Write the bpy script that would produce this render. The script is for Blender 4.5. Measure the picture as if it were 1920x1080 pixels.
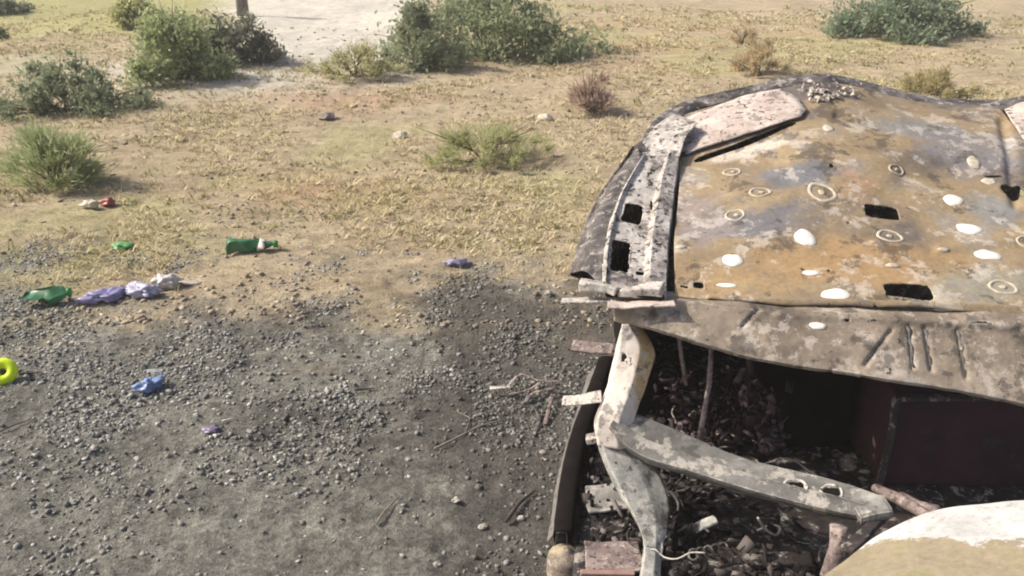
import bpy, bmesh, math, random
import numpy as np
from mathutils import Vector, Matrix, noise as mnoise
R = math.radians
rng = np.random.default_rng(11)
random.seed(11); mnoise.seed_set(7)
scene = bpy.context.scene
for o in list(bpy.data.objects): bpy.data.objects.remove(o)
COL = scene.collection

# ------------------------------------------------------------------ camera, sky, sun, exposure
CAMZ, PITCH, FOC = 1.6, R(23.0), 1663.0
cam_d = bpy.data.cameras.new('camera'); cam = bpy.data.objects.new('camera', cam_d); COL.objects.link(cam)
cam.location = (0, 0, CAMZ); cam.rotation_euler = (math.pi/2 - PITCH, 0, 0)
cam_d.sensor_width = 36; cam_d.lens = 36*FOC/1920; cam_d.clip_start = 0.05; cam_d.clip_end = 3000
scene.camera = cam
SUN_EL, SUN_AZ = R(41), R(-84)          # azimuth from +Y, clockwise: sun stands to the left
world = bpy.data.worlds.new('World'); scene.world = world; world.use_nodes = True
wn = world.node_tree; bg = wn.nodes['Background']
sky = wn.nodes.new('ShaderNodeTexSky'); sky.sky_type = 'NISHITA'; sky.sun_disc = False
sky.sun_elevation = SUN_EL; sky.sun_rotation = SUN_AZ; sky.dust_density = 5.0; sky.air_density = .7; sky.ozone_density = .6
wn.links.new(sky.outputs[0], bg.inputs[0]); bg.inputs[1].default_value = 0.13
sl = bpy.data.lights.new('sun', 'SUN'); so = bpy.data.objects.new('sun', sl); COL.objects.link(so)
sl.energy = 3.9; sl.angle = R(0.6); sl.color = (1.0, 0.92, 0.80)
sdir = Vector((math.sin(SUN_AZ)*math.cos(SUN_EL), math.cos(SUN_AZ)*math.cos(SUN_EL), math.sin(SUN_EL)))
so.rotation_euler = sdir.to_track_quat('Z', 'Y').to_euler(); so.location = sdir*20
scene.view_settings.view_transform = 'Standard'; scene.view_settings.look = 'None'
scene.view_settings.exposure = 0.28; scene.view_settings.gamma = 1
scene.cycles.pixel_filter_type = 'BLACKMAN_HARRIS'; scene.cycles.filter_width = 2.0     # soft phone lens
scene.render.resolution_x = 1024; scene.render.resolution_y = 576

# ------------------------------------------------------------------ measuring the photograph
CP, SP = math.cos(PITCH), math.sin(PITCH)
def ray(px, py):
    x = (px-960)/FOC; v = (540-py)/FOC
    return x, CP+SP*v, -SP+CP*v
def atY(px, py, Y):
    x, f, u = ray(px, py); t = Y/f
    return Vector((x*t, Y, CAMZ+u*t))
def atz(px, py, z=0.0):
    x, f, u = ray(px, py); t = (z-CAMZ)/u
    return Vector((x*t, f*t, z))
def pix(P):
    P = np.asarray(P, float); d = P - np.array([0, 0, CAMZ])
    dep = d[..., 1]*CP - d[..., 2]*SP; up = d[..., 1]*SP + d[..., 2]*CP
    return 960+FOC*d[..., 0]/dep, 540-FOC*up/dep

# ------------------------------------------------------------------ numeric noise
_perm = rng.random((64, 256, 256)).astype(np.float32)
def vnoise(x, y, k=0):
    xi = np.floor(x).astype(int); yi = np.floor(y).astype(int); fx = x-xi; fy = y-yi
    fx = fx*fx*(3-2*fx); fy = fy*fy*(3-2*fy); t = _perm[k % 64]
    a = t[xi % 256, yi % 256]; b = t[(xi+1) % 256, yi % 256]; c = t[xi % 256, (yi+1) % 256]; d = t[(xi+1) % 256, (yi+1) % 256]
    return (a*(1-fx)+b*fx)*(1-fy)+(c*(1-fx)+d*fx)*fy
def fbm(x, y, oct=4, k=0, gain=.5):
    s = 0; a = 1; n = 0
    for i in range(oct):
        s = s+a*vnoise(x*2**i+17.3*i, y*2**i+5.1*i, k+i); n += a; a *= gain
    return s/n
def sstep(a, b, x):
    t = np.clip((x-a)/(b-a), 0, 1); return t*t*(3-2*t)

# ------------------------------------------------------------------ materials
class NT:
    def __init__(s, name):
        s.m = bpy.data.materials.new(name); s.m.use_nodes = True; s.t = s.m.node_tree; s.b = s.t.nodes['Principled BSDF']
        s.tc = s.t.nodes.new('ShaderNodeTexCoord').outputs['Object']
    def n(s, typ, **kw):
        nd = s.t.nodes.new(typ)
        for k, v in kw.items(): setattr(nd, k, v)
        return nd
    def link(s, a, b): s.t.links.new(a, b)
    def noise(s, scale, detail=6, rough=.6, vec=None, dist=0):
        nd = s.n('ShaderNodeTexNoise'); nd.inputs['Scale'].default_value = scale; nd.inputs['Detail'].default_value = detail
        nd.inputs['Roughness'].default_value = rough; nd.inputs['Distortion'].default_value = dist
        s.link(vec or s.tc, nd.inputs['Vector']); return nd.outputs[0]
    def vec(s, sx, sy, sz, off=(0, 0, 0)):
        nd = s.n('ShaderNodeMapping'); nd.inputs['Scale'].default_value = (sx, sy, sz); nd.inputs['Location'].default_value = off
        s.link(s.tc, nd.inputs['Vector']); return nd.outputs[0]
    def ramp(s, val, stops):
        nd = s.n('ShaderNodeValToRGB'); e = nd.color_ramp.elements
        while len(e) < len(stops): e.new(.5)
        for i, (p, c) in enumerate(stops):
            e[i].position = p; e[i].color = (*c, 1) if isinstance(c, tuple) else (c, c, c, 1)
        s.link(val, nd.inputs[0]); return nd.outputs[0]
    def mix(s, fac, a, b, mode='MIX'):
        nd = s.n('ShaderNodeMix', data_type='RGBA', blend_type=mode)
        for sock, v in ((nd.inputs[0], fac), (nd.inputs[6], a), (nd.inputs[7], b)):
            if isinstance(v, (int, float)): sock.default_value = v
            elif isinstance(v, tuple): sock.default_value = (*v, 1)
            else: s.link(v, sock)
        return nd.outputs[2]
    def math(s, op, a, b=0.0):
        nd = s.n('ShaderNodeMath', operation=op)
        for i, v in enumerate((a, b)):
            if isinstance(v, (int, float)): nd.inputs[i].default_value = v
            else: s.link(v, nd.inputs[i])
        return nd.outputs[0]
    def attr(s, name):
        nd = s.n('ShaderNodeAttribute', attribute_name=name); return nd
    def blob(s, c, rx, ry, ns=6.0, amp=.5):
        """a stain of its own shape: soft ellipse in object x, y with a ragged rim"""
        sp = s.n('ShaderNodeSeparateXYZ'); s.link(s.tc, sp.inputs[0])
        dx = s.math('MULTIPLY', s.math('SUBTRACT', sp.outputs[0], c[0]), 1/rx)
        dy = s.math('MULTIPLY', s.math('SUBTRACT', sp.outputs[1], c[1]), 1/ry)
        d = s.math('SQRT', s.math('ADD', s.math('MULTIPLY', dx, dx), s.math('MULTIPLY', dy, dy)))
        d = s.math('ADD', d, s.math('MULTIPLY', s.math('SUBTRACT', s.noise(ns, 4), .5), amp*2))
        return s.ramp(d, [(.45, 1.0), (.9, 0.0)])
    def out(s, col, rough=.85, metal=0.0, bump=None, bstr=.4, bdist=.01, spec=.3):
        b = s.b
        for sock, v in ((b.inputs['Base Color'], col), (b.inputs['Roughness'], rough), (b.inputs['Metallic'], metal)):
            if isinstance(v, (int, float)): sock.default_value = v
            elif isinstance(v, tuple): sock.default_value = (*v, 1)
            else: s.link(v, sock)
        b.inputs['Specular IOR Level'].default_value = spec
        if bump is not None:
            bn = s.n('ShaderNodeBump'); bn.inputs['Strength'].default_value = bstr; bn.inputs['Distance'].default_value = bdist
            s.link(bump, bn.inputs['Height']); s.link(bn.outputs[0], b.inputs['Normal'])
        return s.m

def burnt(name, stops, scale=5, specks=(.035, .03, .027), speck_at=.58, rough=.6, bstr=.5, ash=None, stains=(), fine=70, spw=1.0, spec=.45, flake=1, wear=0):
    s = NT(name)
    c = s.ramp(s.noise(scale, 8, .6, dist=.35), stops)
    for (cc, rx, ry, col, k) in stains:
        c = s.mix(s.math('MULTIPLY', s.blob(cc, rx, ry, 7.0, .95), k), c, col)
    # flaking: paler and darker islands with crisp borders
    if flake: c = s.mix(s.ramp(s.noise(scale*2.6, 10, .74, dist=.15), [(.54, 0.0), (.57, .75)]), c, s.mix(.55, c, (.64, .59, .52)))
    if flake: c = s.mix(s.ramp(s.noise(scale*1.9+1, 8, .72, s.vec(1, 1, 1, (7, 3, 1)), .15), [(.415, .85), (.45, 0.0)]), c, s.mix(.72, c, (.055, .048, .045)))
    if wear:                                        # bare bright metal on worn edges
        pt = s.n('ShaderNodeNewGeometry').outputs['Pointiness']
        c = s.mix(s.math('MULTIPLY', s.ramp(pt, [(.515, 0.0), (.56, 1.0)]), s.ramp(s.noise(scale*5, 5, .7), [(.4, .1), (.6, .8)])), c, (.60, .56, .50))
    if ash: c = s.mix(s.ramp(s.noise(scale*3.1, 6, .7, dist=1.2), [(.52, 0.0), (.6, 1.0)]), c, ash)
    f = s.noise(fine, 7, .75)
    c = s.mix(.6, c, s.ramp(f, [(.3, .28), (.5, .5), (.7, .72)]), 'OVERLAY')
    sp = s.math('MULTIPLY', s.ramp(s.noise(scale*6, 6, .75, s.vec(1, 1, 1, (2, 9, 4))), [(speck_at, 0.0), (speck_at+.03, 1.0)]), spw)
    c = s.mix(sp, c, specks)
    h = s.mix(.65, s.noise(scale*9, 7, .7), f); h = s.mix(s.math('MULTIPLY', sp, .6), h, (.0, .0, .0))
    return s.out(c, s.ramp(f, [(.3, rough-.15), (.7, rough+.2)]), .0, h, bstr, .005, spec)

def flat(name, col, rough=.6, scale=30, var=.25, bstr=.3, spec=.4):
    s = NT(name); f = s.noise(scale, 5, .6)
    lo = tuple(max(0, v*(1-var)) for v in col); hi = tuple(min(1, v*(1+var)) for v in col)
    return s.out(s.ramp(f, [(.3, lo), (.7, hi)]), rough, 0, f, bstr, .004, spec)

def tinted(name, lo, hi, rough=.8, trans=.0):
    """colour picked leaf by leaf from the 'tint' attribute"""
    s = NT(name); a = s.attr('tint').outputs['Fac']
    c = s.ramp(a, [(0, lo), (1, hi)])
    m = s.out(c, rough, spec=.2)
    if trans:
        tr = s.n('ShaderNodeBsdfTranslucent'); s.link(c, tr.inputs[0]); mx = s.n('ShaderNodeMixShader'); mx.inputs[0].default_value = trans
        s.link(s.b.outputs[0], mx.inputs[1]); s.link(tr.outputs[0], mx.inputs[2])
        s.link(mx.outputs[0], s.t.nodes['Material Output'].inputs[0])
    return m

# ------------------------------------------------------------------ object helpers
def tag(o, label=None, cat=None, group=None, kind=None):
    for k, v in (('label', label), ('category', cat), ('group', group), ('kind', kind)):
        if v: o[k] = v
    return o
def empty(name, loc, **kw):
    o = bpy.data.objects.new(name, None); o.location = loc; o.empty_display_size = .1; COL.objects.link(o); return tag(o, **kw)
def obj(name, me, mat, parent=None, smooth=True, solid=0, off=-1):
    o = bpy.data.objects.new(name, me); COL.objects.link(o)
    if mat and not me.materials: me.materials.append(mat)
    if smooth: me.polygons.foreach_set('use_smooth', [True]*len(me.polygons))
    if solid:
        md = o.modifiers.new('solid', 'SOLIDIFY'); md.thickness = solid; md.offset = off
    if parent is not None:
        o.parent = parent
        p = parent; tot = Vector((0, 0, 0))
        while p is not None: tot = tot+p.location; p = p.parent
        o.location = -tot                       # meshes are written in world coordinates
    return o
def npmesh(name, V, F, tint=None, attrname='tint'):
    """V (n,3), F (m,k) arrays -> mesh"""
    me = bpy.data.meshes.new(name); V = np.asarray(V, np.float32); F = np.asarray(F, np.int32); m, k = F.shape
    me.vertices.add(len(V)); me.vertices.foreach_set('co', V.ravel())
    me.loops.add(m*k); me.loops.foreach_set('vertex_index', F.ravel())
    me.polygons.add(m); me.polygons.foreach_set('loop_start', np.arange(m, dtype=np.int32)*k)
    me.update(calc_edges=True)
    if tint is not None:
        a = me.attributes.new(attrname, 'FLOAT', 'FACE' if len(tint) == m else 'POINT'); a.data.foreach_set('value', np.asarray(tint, np.float32))
    me.validate(); return me
def bmmesh(name, bm):
    bmesh.ops.recalc_face_normals(bm, faces=bm.faces)
    me = bpy.data.meshes.new(name); bm.to_mesh(me); bm.free(); return me

def catmull(P, n):
    P = np.asarray(P, float); m = len(P); E = np.concatenate([[2*P[0]-P[1]], P, [2*P[-1]-P[-2]]])
    t = np.linspace(0, m-1-1e-9, n); i = t.astype(int); f = (t-i).reshape(-1, *([1]*(P.ndim-1)))
    a, b, c, d = E[i], E[i+1], E[i+2], E[i+3]
    return .5*(2*b+(c-a)*f+(2*a-5*b+4*c-d)*f*f+(3*b-a-3*c+d)*f**3)
class Sheet:
    """pressed metal: rows of control points -> smooth dense grid, dents, real holes"""
    def __init__(s, rows, nu, nv, dent=.004, dscale=9, k=3, fine=.0, crisp=False):
        G = np.array([catmull(np.array([tuple(p) for p in r]), nu) for r in rows])
        if crisp:                                # straight faces with sharp folds between the rows
            L = np.linalg.norm(np.diff(G, axis=0), axis=2).mean(1); cnt = np.maximum(2, np.round(L/L.sum()*(nv-1))).astype(int)
            G = np.concatenate([G[i]+(G[i+1]-G[i])*(np.arange(c)/c)[:, None, None] for i, c in enumerate(cnt)]+[G[-1:]]); nv = len(G)
        else: G = catmull(G, nv)     # (nv,nu,3)
        s.G = G; s.nu, s.nv = nu, nv; s.recalc()
        x = G[..., 0]*dscale; y = G[..., 1]*dscale+G[..., 2]*dscale*.7
        d = (fbm(x+40, y+40, 3, k)-.5)*2*dent
        if fine: d = d+(fbm(x*6+10, y*6+10, 3, k+5)-.5)*2*fine
        s.G = G+s.N*d[..., None]; s.recalc(); s.keep = np.ones((nv-1, nu-1), bool)
    def recalc(s):
        du = np.gradient(s.G, axis=1); dv = np.gradient(s.G, axis=0); N = np.cross(du, dv)
        N /= np.linalg.norm(N, axis=2, keepdims=True)+1e-12
        s.N = N
    def near(s, px, py):
        X, Y = pix(s.G); i = np.argmin((X-px)**2+(Y-py)**2); return divmod(int(i), s.nu)
    def frame(s, px, py):
        j, i = s.near(px, py); P = Vector(s.G[j, i]); N = Vector(s.N[j, i])
        if N.dot(Vector((0, 0, CAMZ))-P) < 0: N = -N
        U = Vector(s.G[j, min(i+1, s.nu-1)]-s.G[j, max(i-1, 0)]).normalized(); U = (U-N*U.dot(N)).normalized()
        return P, U, N.cross(U).normalized(), N
    def hole(s, px, py, a, b, rot=0, p=4):
        """cut a rounded hole, half sizes a and b in metres"""
        P, U, W, N = s.frame(px, py); D = s.G-np.array(P)
        x = D@np.array(U); y = D@np.array(W); c, q = math.cos(rot), math.sin(rot); x, y = x*c+y*q, -x*q+y*c
        near = np.abs(D@np.array(N)) < .08
        r = ((np.abs(x)/a)**p+(np.abs(y)/b)**p)**(1/p)
        cell = np.linalg.norm(s.G[1, 1]-s.G[0, 0])*.55; dist = (r-1)*np.hypot(x, y)/np.maximum(r, 1e-6)
        m = (np.abs(dist) < cell) & near
        nx = np.where(m, x/np.maximum(r, 1e-6), x); ny = np.where(m, y/np.maximum(r, 1e-6), y)
        ox = (nx-x)*c-(ny-y)*q; oy = (nx-x)*q+(ny-y)*c
        s.G = s.G+ox[..., None]*np.array(U)+oy[..., None]*np.array(W)
        rc = np.where(m, 1.0, np.where(near, r, 9)); rc = (rc[:-1, :-1]+rc[1:, :-1]+rc[:-1, 1:]+rc[1:, 1:])/4
        s.keep &= rc >= 1.0-1e-6
    def snap(s, Q):
        d = s.G-np.array(Q); i = int(np.argmin((d*d).sum(-1))); j, i = divmod(i, s.nu); n = Vector(s.N[j, i]); return Q+n*n.dot(Vector(s.G[j, i])-Q)
    def trim(s, f):
        C = (s.G[:-1, :-1]+s.G[1:, 1:])/2; s.keep &= f(C)
    def mesh(s, name):
        idx = np.arange(s.nu*s.nv).reshape(s.nv, s.nu)
        F = np.stack([idx[:-1, :-1], idx[:-1, 1:], idx[1:, 1:], idx[1:, :-1]], -1)[s.keep]
        if np.mean(np.einsum('ijk,ijk->ij', s.N, np.array([0, 0, CAMZ+1.0])-s.G)) < 0: F = F[:, ::-1]     # outside faces up and out
        used = np.unique(F); mp = -np.ones(s.nu*s.nv, int); mp[used] = np.arange(len(used))
        return npmesh(name, s.G.reshape(-1, 3)[used], mp[F])

def tube(bm, pts, r, n=8, caps=True, flatn=1.0):
    pts = [Vector(p) for p in pts]; rs = r if isinstance(r, (list, tuple)) else [r]*len(pts); rings = []
    up = Vector((.13, .21, .97))
    for i, p in enumerate(pts):
        d = (pts[min(i+1, len(pts)-1)]-pts[max(i-1, 0)]).normalized(); a = d.cross(up)
        if a.length < .05: a = d.cross(Vector((1, 0, 0)))
        a.normalize(); b = d.cross(a)
        rings.append([bm.verts.new(p+a*math.cos(2*math.pi*k/n)*rs[i]+b*math.sin(2*math.pi*k/n)*rs[i]*flatn) for k in range(n)])
    for q, w in zip(rings[:-1], rings[1:]):
        for k in range(n): bm.faces.new((q[k], q[(k+1) % n], w[(k+1) % n], w[k]))
    if caps: bm.faces.new(rings[0][::-1]); bm.faces.new(rings[-1])
def box(bm, M, bev=.004):
    """bevelled box: M maps the unit cube (-.5..+.5)"""
    r = bmesh.ops.create_cube(bm, size=1, matrix=M)
    es = list({e for v in r['verts'] for e in v.link_edges})
    if bev: bmesh.ops.bevel(bm, geom=es, offset=bev, segments=2, affect='EDGES', profile=.5)
def frameM(P, X, Z, sx, sy, sz):
    X = Vector(X).normalized(); Z = Vector(Z); Z = (Z-X*Z.dot(X)).normalized(); Y = Z.cross(X)
    return Matrix(((X.x*sx, Y.x*sy, Z.x*sz, P[0]), (X.y*sx, Y.y*sy, Z.y*sz, P[1]), (X.z*sx, Y.z*sy, Z.z*sz, P[2]), (0, 0, 0, 1)))

# ------------------------------------------------------------------ ground
def H(x, y):
    x = np.asarray(x, float); y = np.asarray(y, float)
    far = sstep(4, 14, y)
    h = (fbm(x*.35+30, y*.35+30, 3, 2)-.5)*(.05+.35*far)
    h = h+(fbm(x*2.2+8, y*2.2+8, 3, 9)-.5)*.05
    h = h+(fbm(x*9+3, y*9+3, 3, 14)-.5)*.022
    g = 1-sstep(3.3, 4.0, y)
    h = h+(fbm(x*30+3, y*30+3, 2, 20)-.5)*(.012+.012*g)
    r = 1-sstep(.55, 1.1, np.hypot((x-.9)/1.1, (y-2.6)/1.3))      # ground under the wreck is level
    return h*(1-.85*r)-.02*r
def Hf(x, y): return float(H(np.array([x]), np.array([y]))[0])
def onground(px, py, lift=0.0):
    p = atz(px, py, 0)
    for _ in range(3): p = atz(px, py, Hf(p.x, p.y))
    p.z += lift; return p
def graded(a0, a1, step, lo, hi, g):
    v = list(np.arange(a0, a1, step)); s = step; x = a0
    L = []
    while x > lo: s *= g; x -= s; L.append(x)
    s = step; x = v[-1]; Rr = []
    while x < hi: s *= g; x += s; Rr.append(x)
    return np.array(L[::-1]+v+Rr)
gx = graded(-2.4, 1.9, .016, -160, 160, 1.035); gy = graded(1.2, 5.2, .016, -120, 260, 1.022)
GX, GY = np.meshgrid(gx, gy); fade = 1-sstep(40, 120, np.hypot(GX, GY))
GZ = H(GX, GY)*fade
ny, nx = GX.shape; idx = np.arange(nx*ny).reshape(ny, nx)
F = np.stack([idx[:-1, :-1], idx[:-1, 1:], idx[1:, 1:], idx[1:, :-1]], -1).reshape(-1, 4)
gme = npmesh('ground', np.stack([GX, GY, GZ], -1).reshape(-1, 3), F)
def zone_gravel(x, y): return 1-sstep(3.0, 4.2, y-.28*np.exp(-((x+.15)/.65)**2)+(fbm(x*1.6+5, y*1.6+5, 4, 30)-.5)*1.6+(fbm(x*8+5, y*8+5, 3, 36)-.5)*.9+.10*np.clip(x+.2, -1, 1))
def zone_pale(x, y):
    q = x/np.maximum(y, 1); n = (fbm(x*.8+50, y*.8+50, 3, 33)-.5)
    return sstep(-.335, -.285, q+n*.05)*(1-sstep(-.125, -.08, q+n*.05))*sstep(8.9, 10.2, y+n*1.8)
def gauss(x, y, cx, cy, rx, ry): return np.exp(-(((x-cx)/rx)**2+((y-cy)/ry)**2))
def setattr_pt(me, name, arr):
    a = me.attributes.new(name, 'FLOAT', 'POINT'); a.data.foreach_set('value', np.clip(arr, 0, 1).astype(np.float32).ravel())
n1 = fbm(GX*1.3+70, GY*1.3+70, 4, 40)
setattr_pt(gme, 'gravel', zone_gravel(GX, GY))
setattr_pt(gme, 'pale', zone_pale(GX, GY)+1.1*gauss(GX, GY, -2.9, 9.3, 1.3, .9)*(n1+.3)+.5*gauss(GX, GY, -5.2, 9.3, 2.2, 1.3)*(n1+.2))
setattr_pt(gme, 'orange', (gauss(GX, GY, -1.2, 5.0, .7, .7)+.9*gauss(GX, GY, -1.6, 8.2, 1.0, .5)+.8*gauss(GX, GY, 1.6, 12.5, 2.2, 2.2)+.5*gauss(GX, GY, .1, 4.2, .5, .3))*sstep(.3, .6, n1)*1.2)
setattr_pt(gme, 'green', (1-sstep(-.32, -.26, GX/np.maximum(GY, 1)))*sstep(11.5, 13.5, GY)+.5*sstep(.52, .7, fbm(GX*.9+9, GY*.9+9, 3, 44)))
def zone_char(x, y):
    n = fbm(x*1.3+70, y*1.3+70, 4, 40); m = fbm(x*5+20, y*5+20, 3, 46)
    c = .95*gauss(x, y, -.15, 3.5, 1.0, .40)*sstep(.2, .48, n)+.55*gauss(x, y, -.45, 2.8, .8, .65)*sstep(.3, .6, n)+.9*gauss(x, y, .95, 2.5, .8, .9)+.75*gauss(x, y, .1, 2.3, .32, .9)
    c = c+.35*gauss(x, y, -1.0, 3.35, .6, .3)*sstep(.4, .6, n)+.65*gauss(x, y, .05, 4.05, .7, .4)*sstep(.25, .55, n)
    f = fbm(x*17+9, y*17+9, 4, 48, .65); c = c*(.5+.9*m)
    return np.clip(sstep(.08, .75, c+(f-.5)*1.1*np.minimum(1, c*2.5)), 0, 1)
setattr_pt(gme, 'char', zone_char(GX, GY))
s = NT('dry_ground')
soil = s.ramp(s.noise(1.7, 8, .65, dist=.5), [(.3, (.29, .23, .15)), (.5, (.45, .37, .24)), (.7, (.56, .48, .32))])
streak = s.ramp(s.noise(2.2, 8, .7, s.vec(1.0, 3.0, 1.0)), [(.35, (.34, .26, .185)), (.65, (.57, .485, .335))])
c = s.mix(.55, soil, streak)
c = s.mix(s.math('MULTIPLY', s.attr('orange').outputs['Fac'], .75), c, (.46, .30, .19))
c = s.mix(s.math('MULTIPLY', s.attr('green').outputs['Fac'], .7), c, (.40, .41, .17))
c = s.mix(s.attr('pale').outputs['Fac'], c, s.ramp(s.noise(5, 6, .6), [(.3, (.56, .52, .44)), (.7, (.74, .71, .62))]))
fn = s.noise(38, 8, .75); grey = s.ramp(s.noise(3.1, 8, .62), [(.3, (.155, .152, .132)), (.5, (.215, .211, .184)), (.72, (.29, .285, .25))])
grey = s.mix(.7, grey, s.ramp(fn, [(.32, .12), (.5, .5), (.68, .9)]), 'OVERLAY')
c = s.mix(s.attr('gravel').outputs['Fac'], c, grey)
c = s.mix(s.math('MULTIPLY', s.attr('char').outputs['Fac'], .68), c, (.07, .064, .06))
c = s.mix(.6, c, s.ramp(s.noise(75, 7, .8), [(.34, .2), (.66, .8)]), 'OVERLAY')
c = s.mix(.5, c, s.ramp(s.noise(11, 7, .75), [(.36, .3), (.64, .7)]), 'OVERLAY')
M_ground = s.out(c, .95, 0, s.mix(.5, fn, s.noise(120, 6, .7)), .9, .03, .12)
ground = tag(obj('ground', gme, M_ground), kind='structure')

# ------------------------------------------------------------------ gravel and straw (uncountable)
ICO = None
def ico():
    global ICO
    if ICO is None:
        bm = bmesh.new(); bmesh.ops.create_icosphere(bm, subdivisions=1, radius=1); bm.verts.ensure_lookup_table()
        ICO = (np.array([v.co[:] for v in bm.verts]), np.array([[v.index for v in f.verts] for f in bm.faces])); bm.free()
    return ICO
def stones_mesh(name, C, S, sq=.6, jit=.3, dark=None):
    V0, F0 = ico(); n = len(C); nv = len(V0)
    J = 1+(rng.random((n, nv))-.5)*2*jit; V = V0[None]*J[..., None]
    sc = S[:, None]*(np.stack([.7+.7*rng.random(n), .6+.6*rng.random(n), sq*(.6+.8*rng.random(n))], 1)); V = V*sc[:, None, :]
    a = rng.random(n)*6.283; c, q = np.cos(a)[:, None], np.sin(a)[:, None]
    X = V[..., 0]*c-V[..., 1]*q; Y = V[..., 0]*q+V[..., 1]*c; V = np.stack([X, Y, V[..., 2]], -1)+C[:, None, :]
    F = (F0[None]+(np.arange(n)*nv)[:, None, None]).reshape(-1, 3)
    t = np.clip(rng.beta(2, 2.6, n), 0, 1)
    if dark is not None: t = t*(1-.45*dark)          # soot on the stones of the burnt patch
    t = np.repeat(t, nv)
    return npmesh(name, V.reshape(-1, 3), F, t)
n = 240000
yy = 1.2+3.4*rng.random(n)**1.15; xx = -2.5+4.9*rng.random(n)
dens = np.clip(zone_gravel(xx, yy)*1.6, 0, 1)*(.15+1.0*sstep(.40, .60, fbm(xx*3.4, yy*3.4, 4, 50)))*(.4+.7*sstep(2.1, 2.9, yy))
k = rng.random(n) < dens; xx, yy = xx[k], yy[k]
S = .0018+.0085*rng.random(len(xx))**4.5
C = np.stack([xx, yy, H(xx, yy)+S*.15], 1)
M_gravel = tinted('gravel_stones', (.055, .054, .049), (.56, .55, .505), .9)
o = obj('gravel', stones_mesh('gravel', C, S, .7, .48, zone_char(xx, yy)), M_gravel, smooth=False)
tag(o, 'loose grey gravel and clods covering the ground beside the burnt wreck', 'gravel', kind='stuff')
# small stones scattered through the dry grass
n = 16000
yy = 3.4+11*rng.random(n)**1.9; xx = (rng.random(n)-.52)*1.25*yy
k = rng.random(n) < (1-zone_gravel(xx, yy))*(.1+.9*sstep(.45, .62, fbm(xx*1.7, yy*1.7, 3, 53))); xx, yy = xx[k], yy[k]
S = (.003+.013*rng.random(len(xx))**4)*(.75+.08*yy)
M_stone = tinted('field_stones', (.20, .155, .11), (.62, .55, .43), .95)
o = obj('field_stones', stones_mesh('field_stones', np.stack([xx, yy, H(xx, yy)+S*.2], 1), S, .6, .45, np.clip(zone_char(xx, yy)*1.5, 0, 1)), M_stone, smooth=False)
tag(o, 'small tan stones strewn through the dry grass', 'stones', kind='stuff')

def shards_mesh(name, C, S):
    """torn scraps: thin crooked boxes turned every way"""
    n = len(C); V0 = np.array([[x, y, z] for x in (-1, 1) for y in (-1, 1) for z in (-1, 1)], float)
    F0 = np.array([[0, 1, 3, 2], [4, 6, 7, 5], [0, 4, 5, 1], [2, 3, 7, 6], [0, 2, 6, 4], [1, 5, 7, 3]])
    sc = S[:, None]*np.stack([.8+1.8*rng.random(n)**2, .4+.8*rng.random(n), .08+.35*rng.random(n)**2], 1)
    V = V0[None]*(1+.5*(rng.random((n, 8, 3))-.5))*sc[:, None]
    q = rng.normal(size=(n, 4)); q /= np.linalg.norm(q, axis=1, keepdims=True); w, x, y, z = q.T
    Rm = np.stack([1-2*(y*y+z*z), 2*(x*y-z*w), 2*(x*z+y*w), 2*(x*y+z*w), 1-2*(x*x+z*z), 2*(y*z-x*w), 2*(x*z-y*w), 2*(y*z+x*w), 1-2*(x*x+y*y)], 1).reshape(n, 3, 3)
    V = np.einsum('nij,nkj->nki', Rm, V)+np.asarray(C)[:, None]; F = (F0[None]+(np.arange(n)*8)[:, None, None]).reshape(-1, 4)
    return npmesh(name, V.reshape(-1, 3), F, np.repeat(rng.beta(.6, 4.6, n), 8))
def blades(C, h, lean, w, nb, spread, curl=.5):
    """tufts at C -> blade quads (two per blade)"""
    n = len(C); m = n*nb
    b = np.repeat(C, nb, 0).copy(); hh = np.repeat(h, nb)*(.45+.75*rng.random(m)); a = rng.random(m)*6.283
    sp = np.repeat(spread, nb)*np.sqrt(rng.random(m)); b[:, 0] += np.cos(a)*sp; b[:, 1] += np.sin(a)*sp
    a2 = a+(rng.random(m)-.5)*2.2; ln = lean*(.3+.9*rng.random(m)); d = np.stack([np.cos(a2)*ln, np.sin(a2)*ln, np.ones(m)], 1)
    d /= np.linalg.norm(d, axis=1, keepdims=True)
    side = np.stack([-np.sin(a2+rng.normal(0, .8, m)), np.cos(a2), np.zeros(m)], 1)*(np.repeat(w, nb)*(.6+.8*rng.random(m)))[:, None]
    mid = b+d*hh[:, None]*.55; d2 = d+np.stack([np.cos(a2), np.sin(a2), -.5*np.ones(m)], 1)*curl; d2 /= np.linalg.norm(d2, axis=1, keepdims=True)
    tip = mid+d2*hh[:, None]*.5
    V = np.stack([b-side, b+side, mid+side*.8, mid-side*.8, tip+side*.15, tip-side*.15], 1)
    F = np.array([[0, 1, 2, 3], [3, 2, 4, 5]])[None]+(np.arange(m)*6)[:, None, None]
    return V.reshape(-1, 3), F.reshape(-1, 4), m
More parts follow.
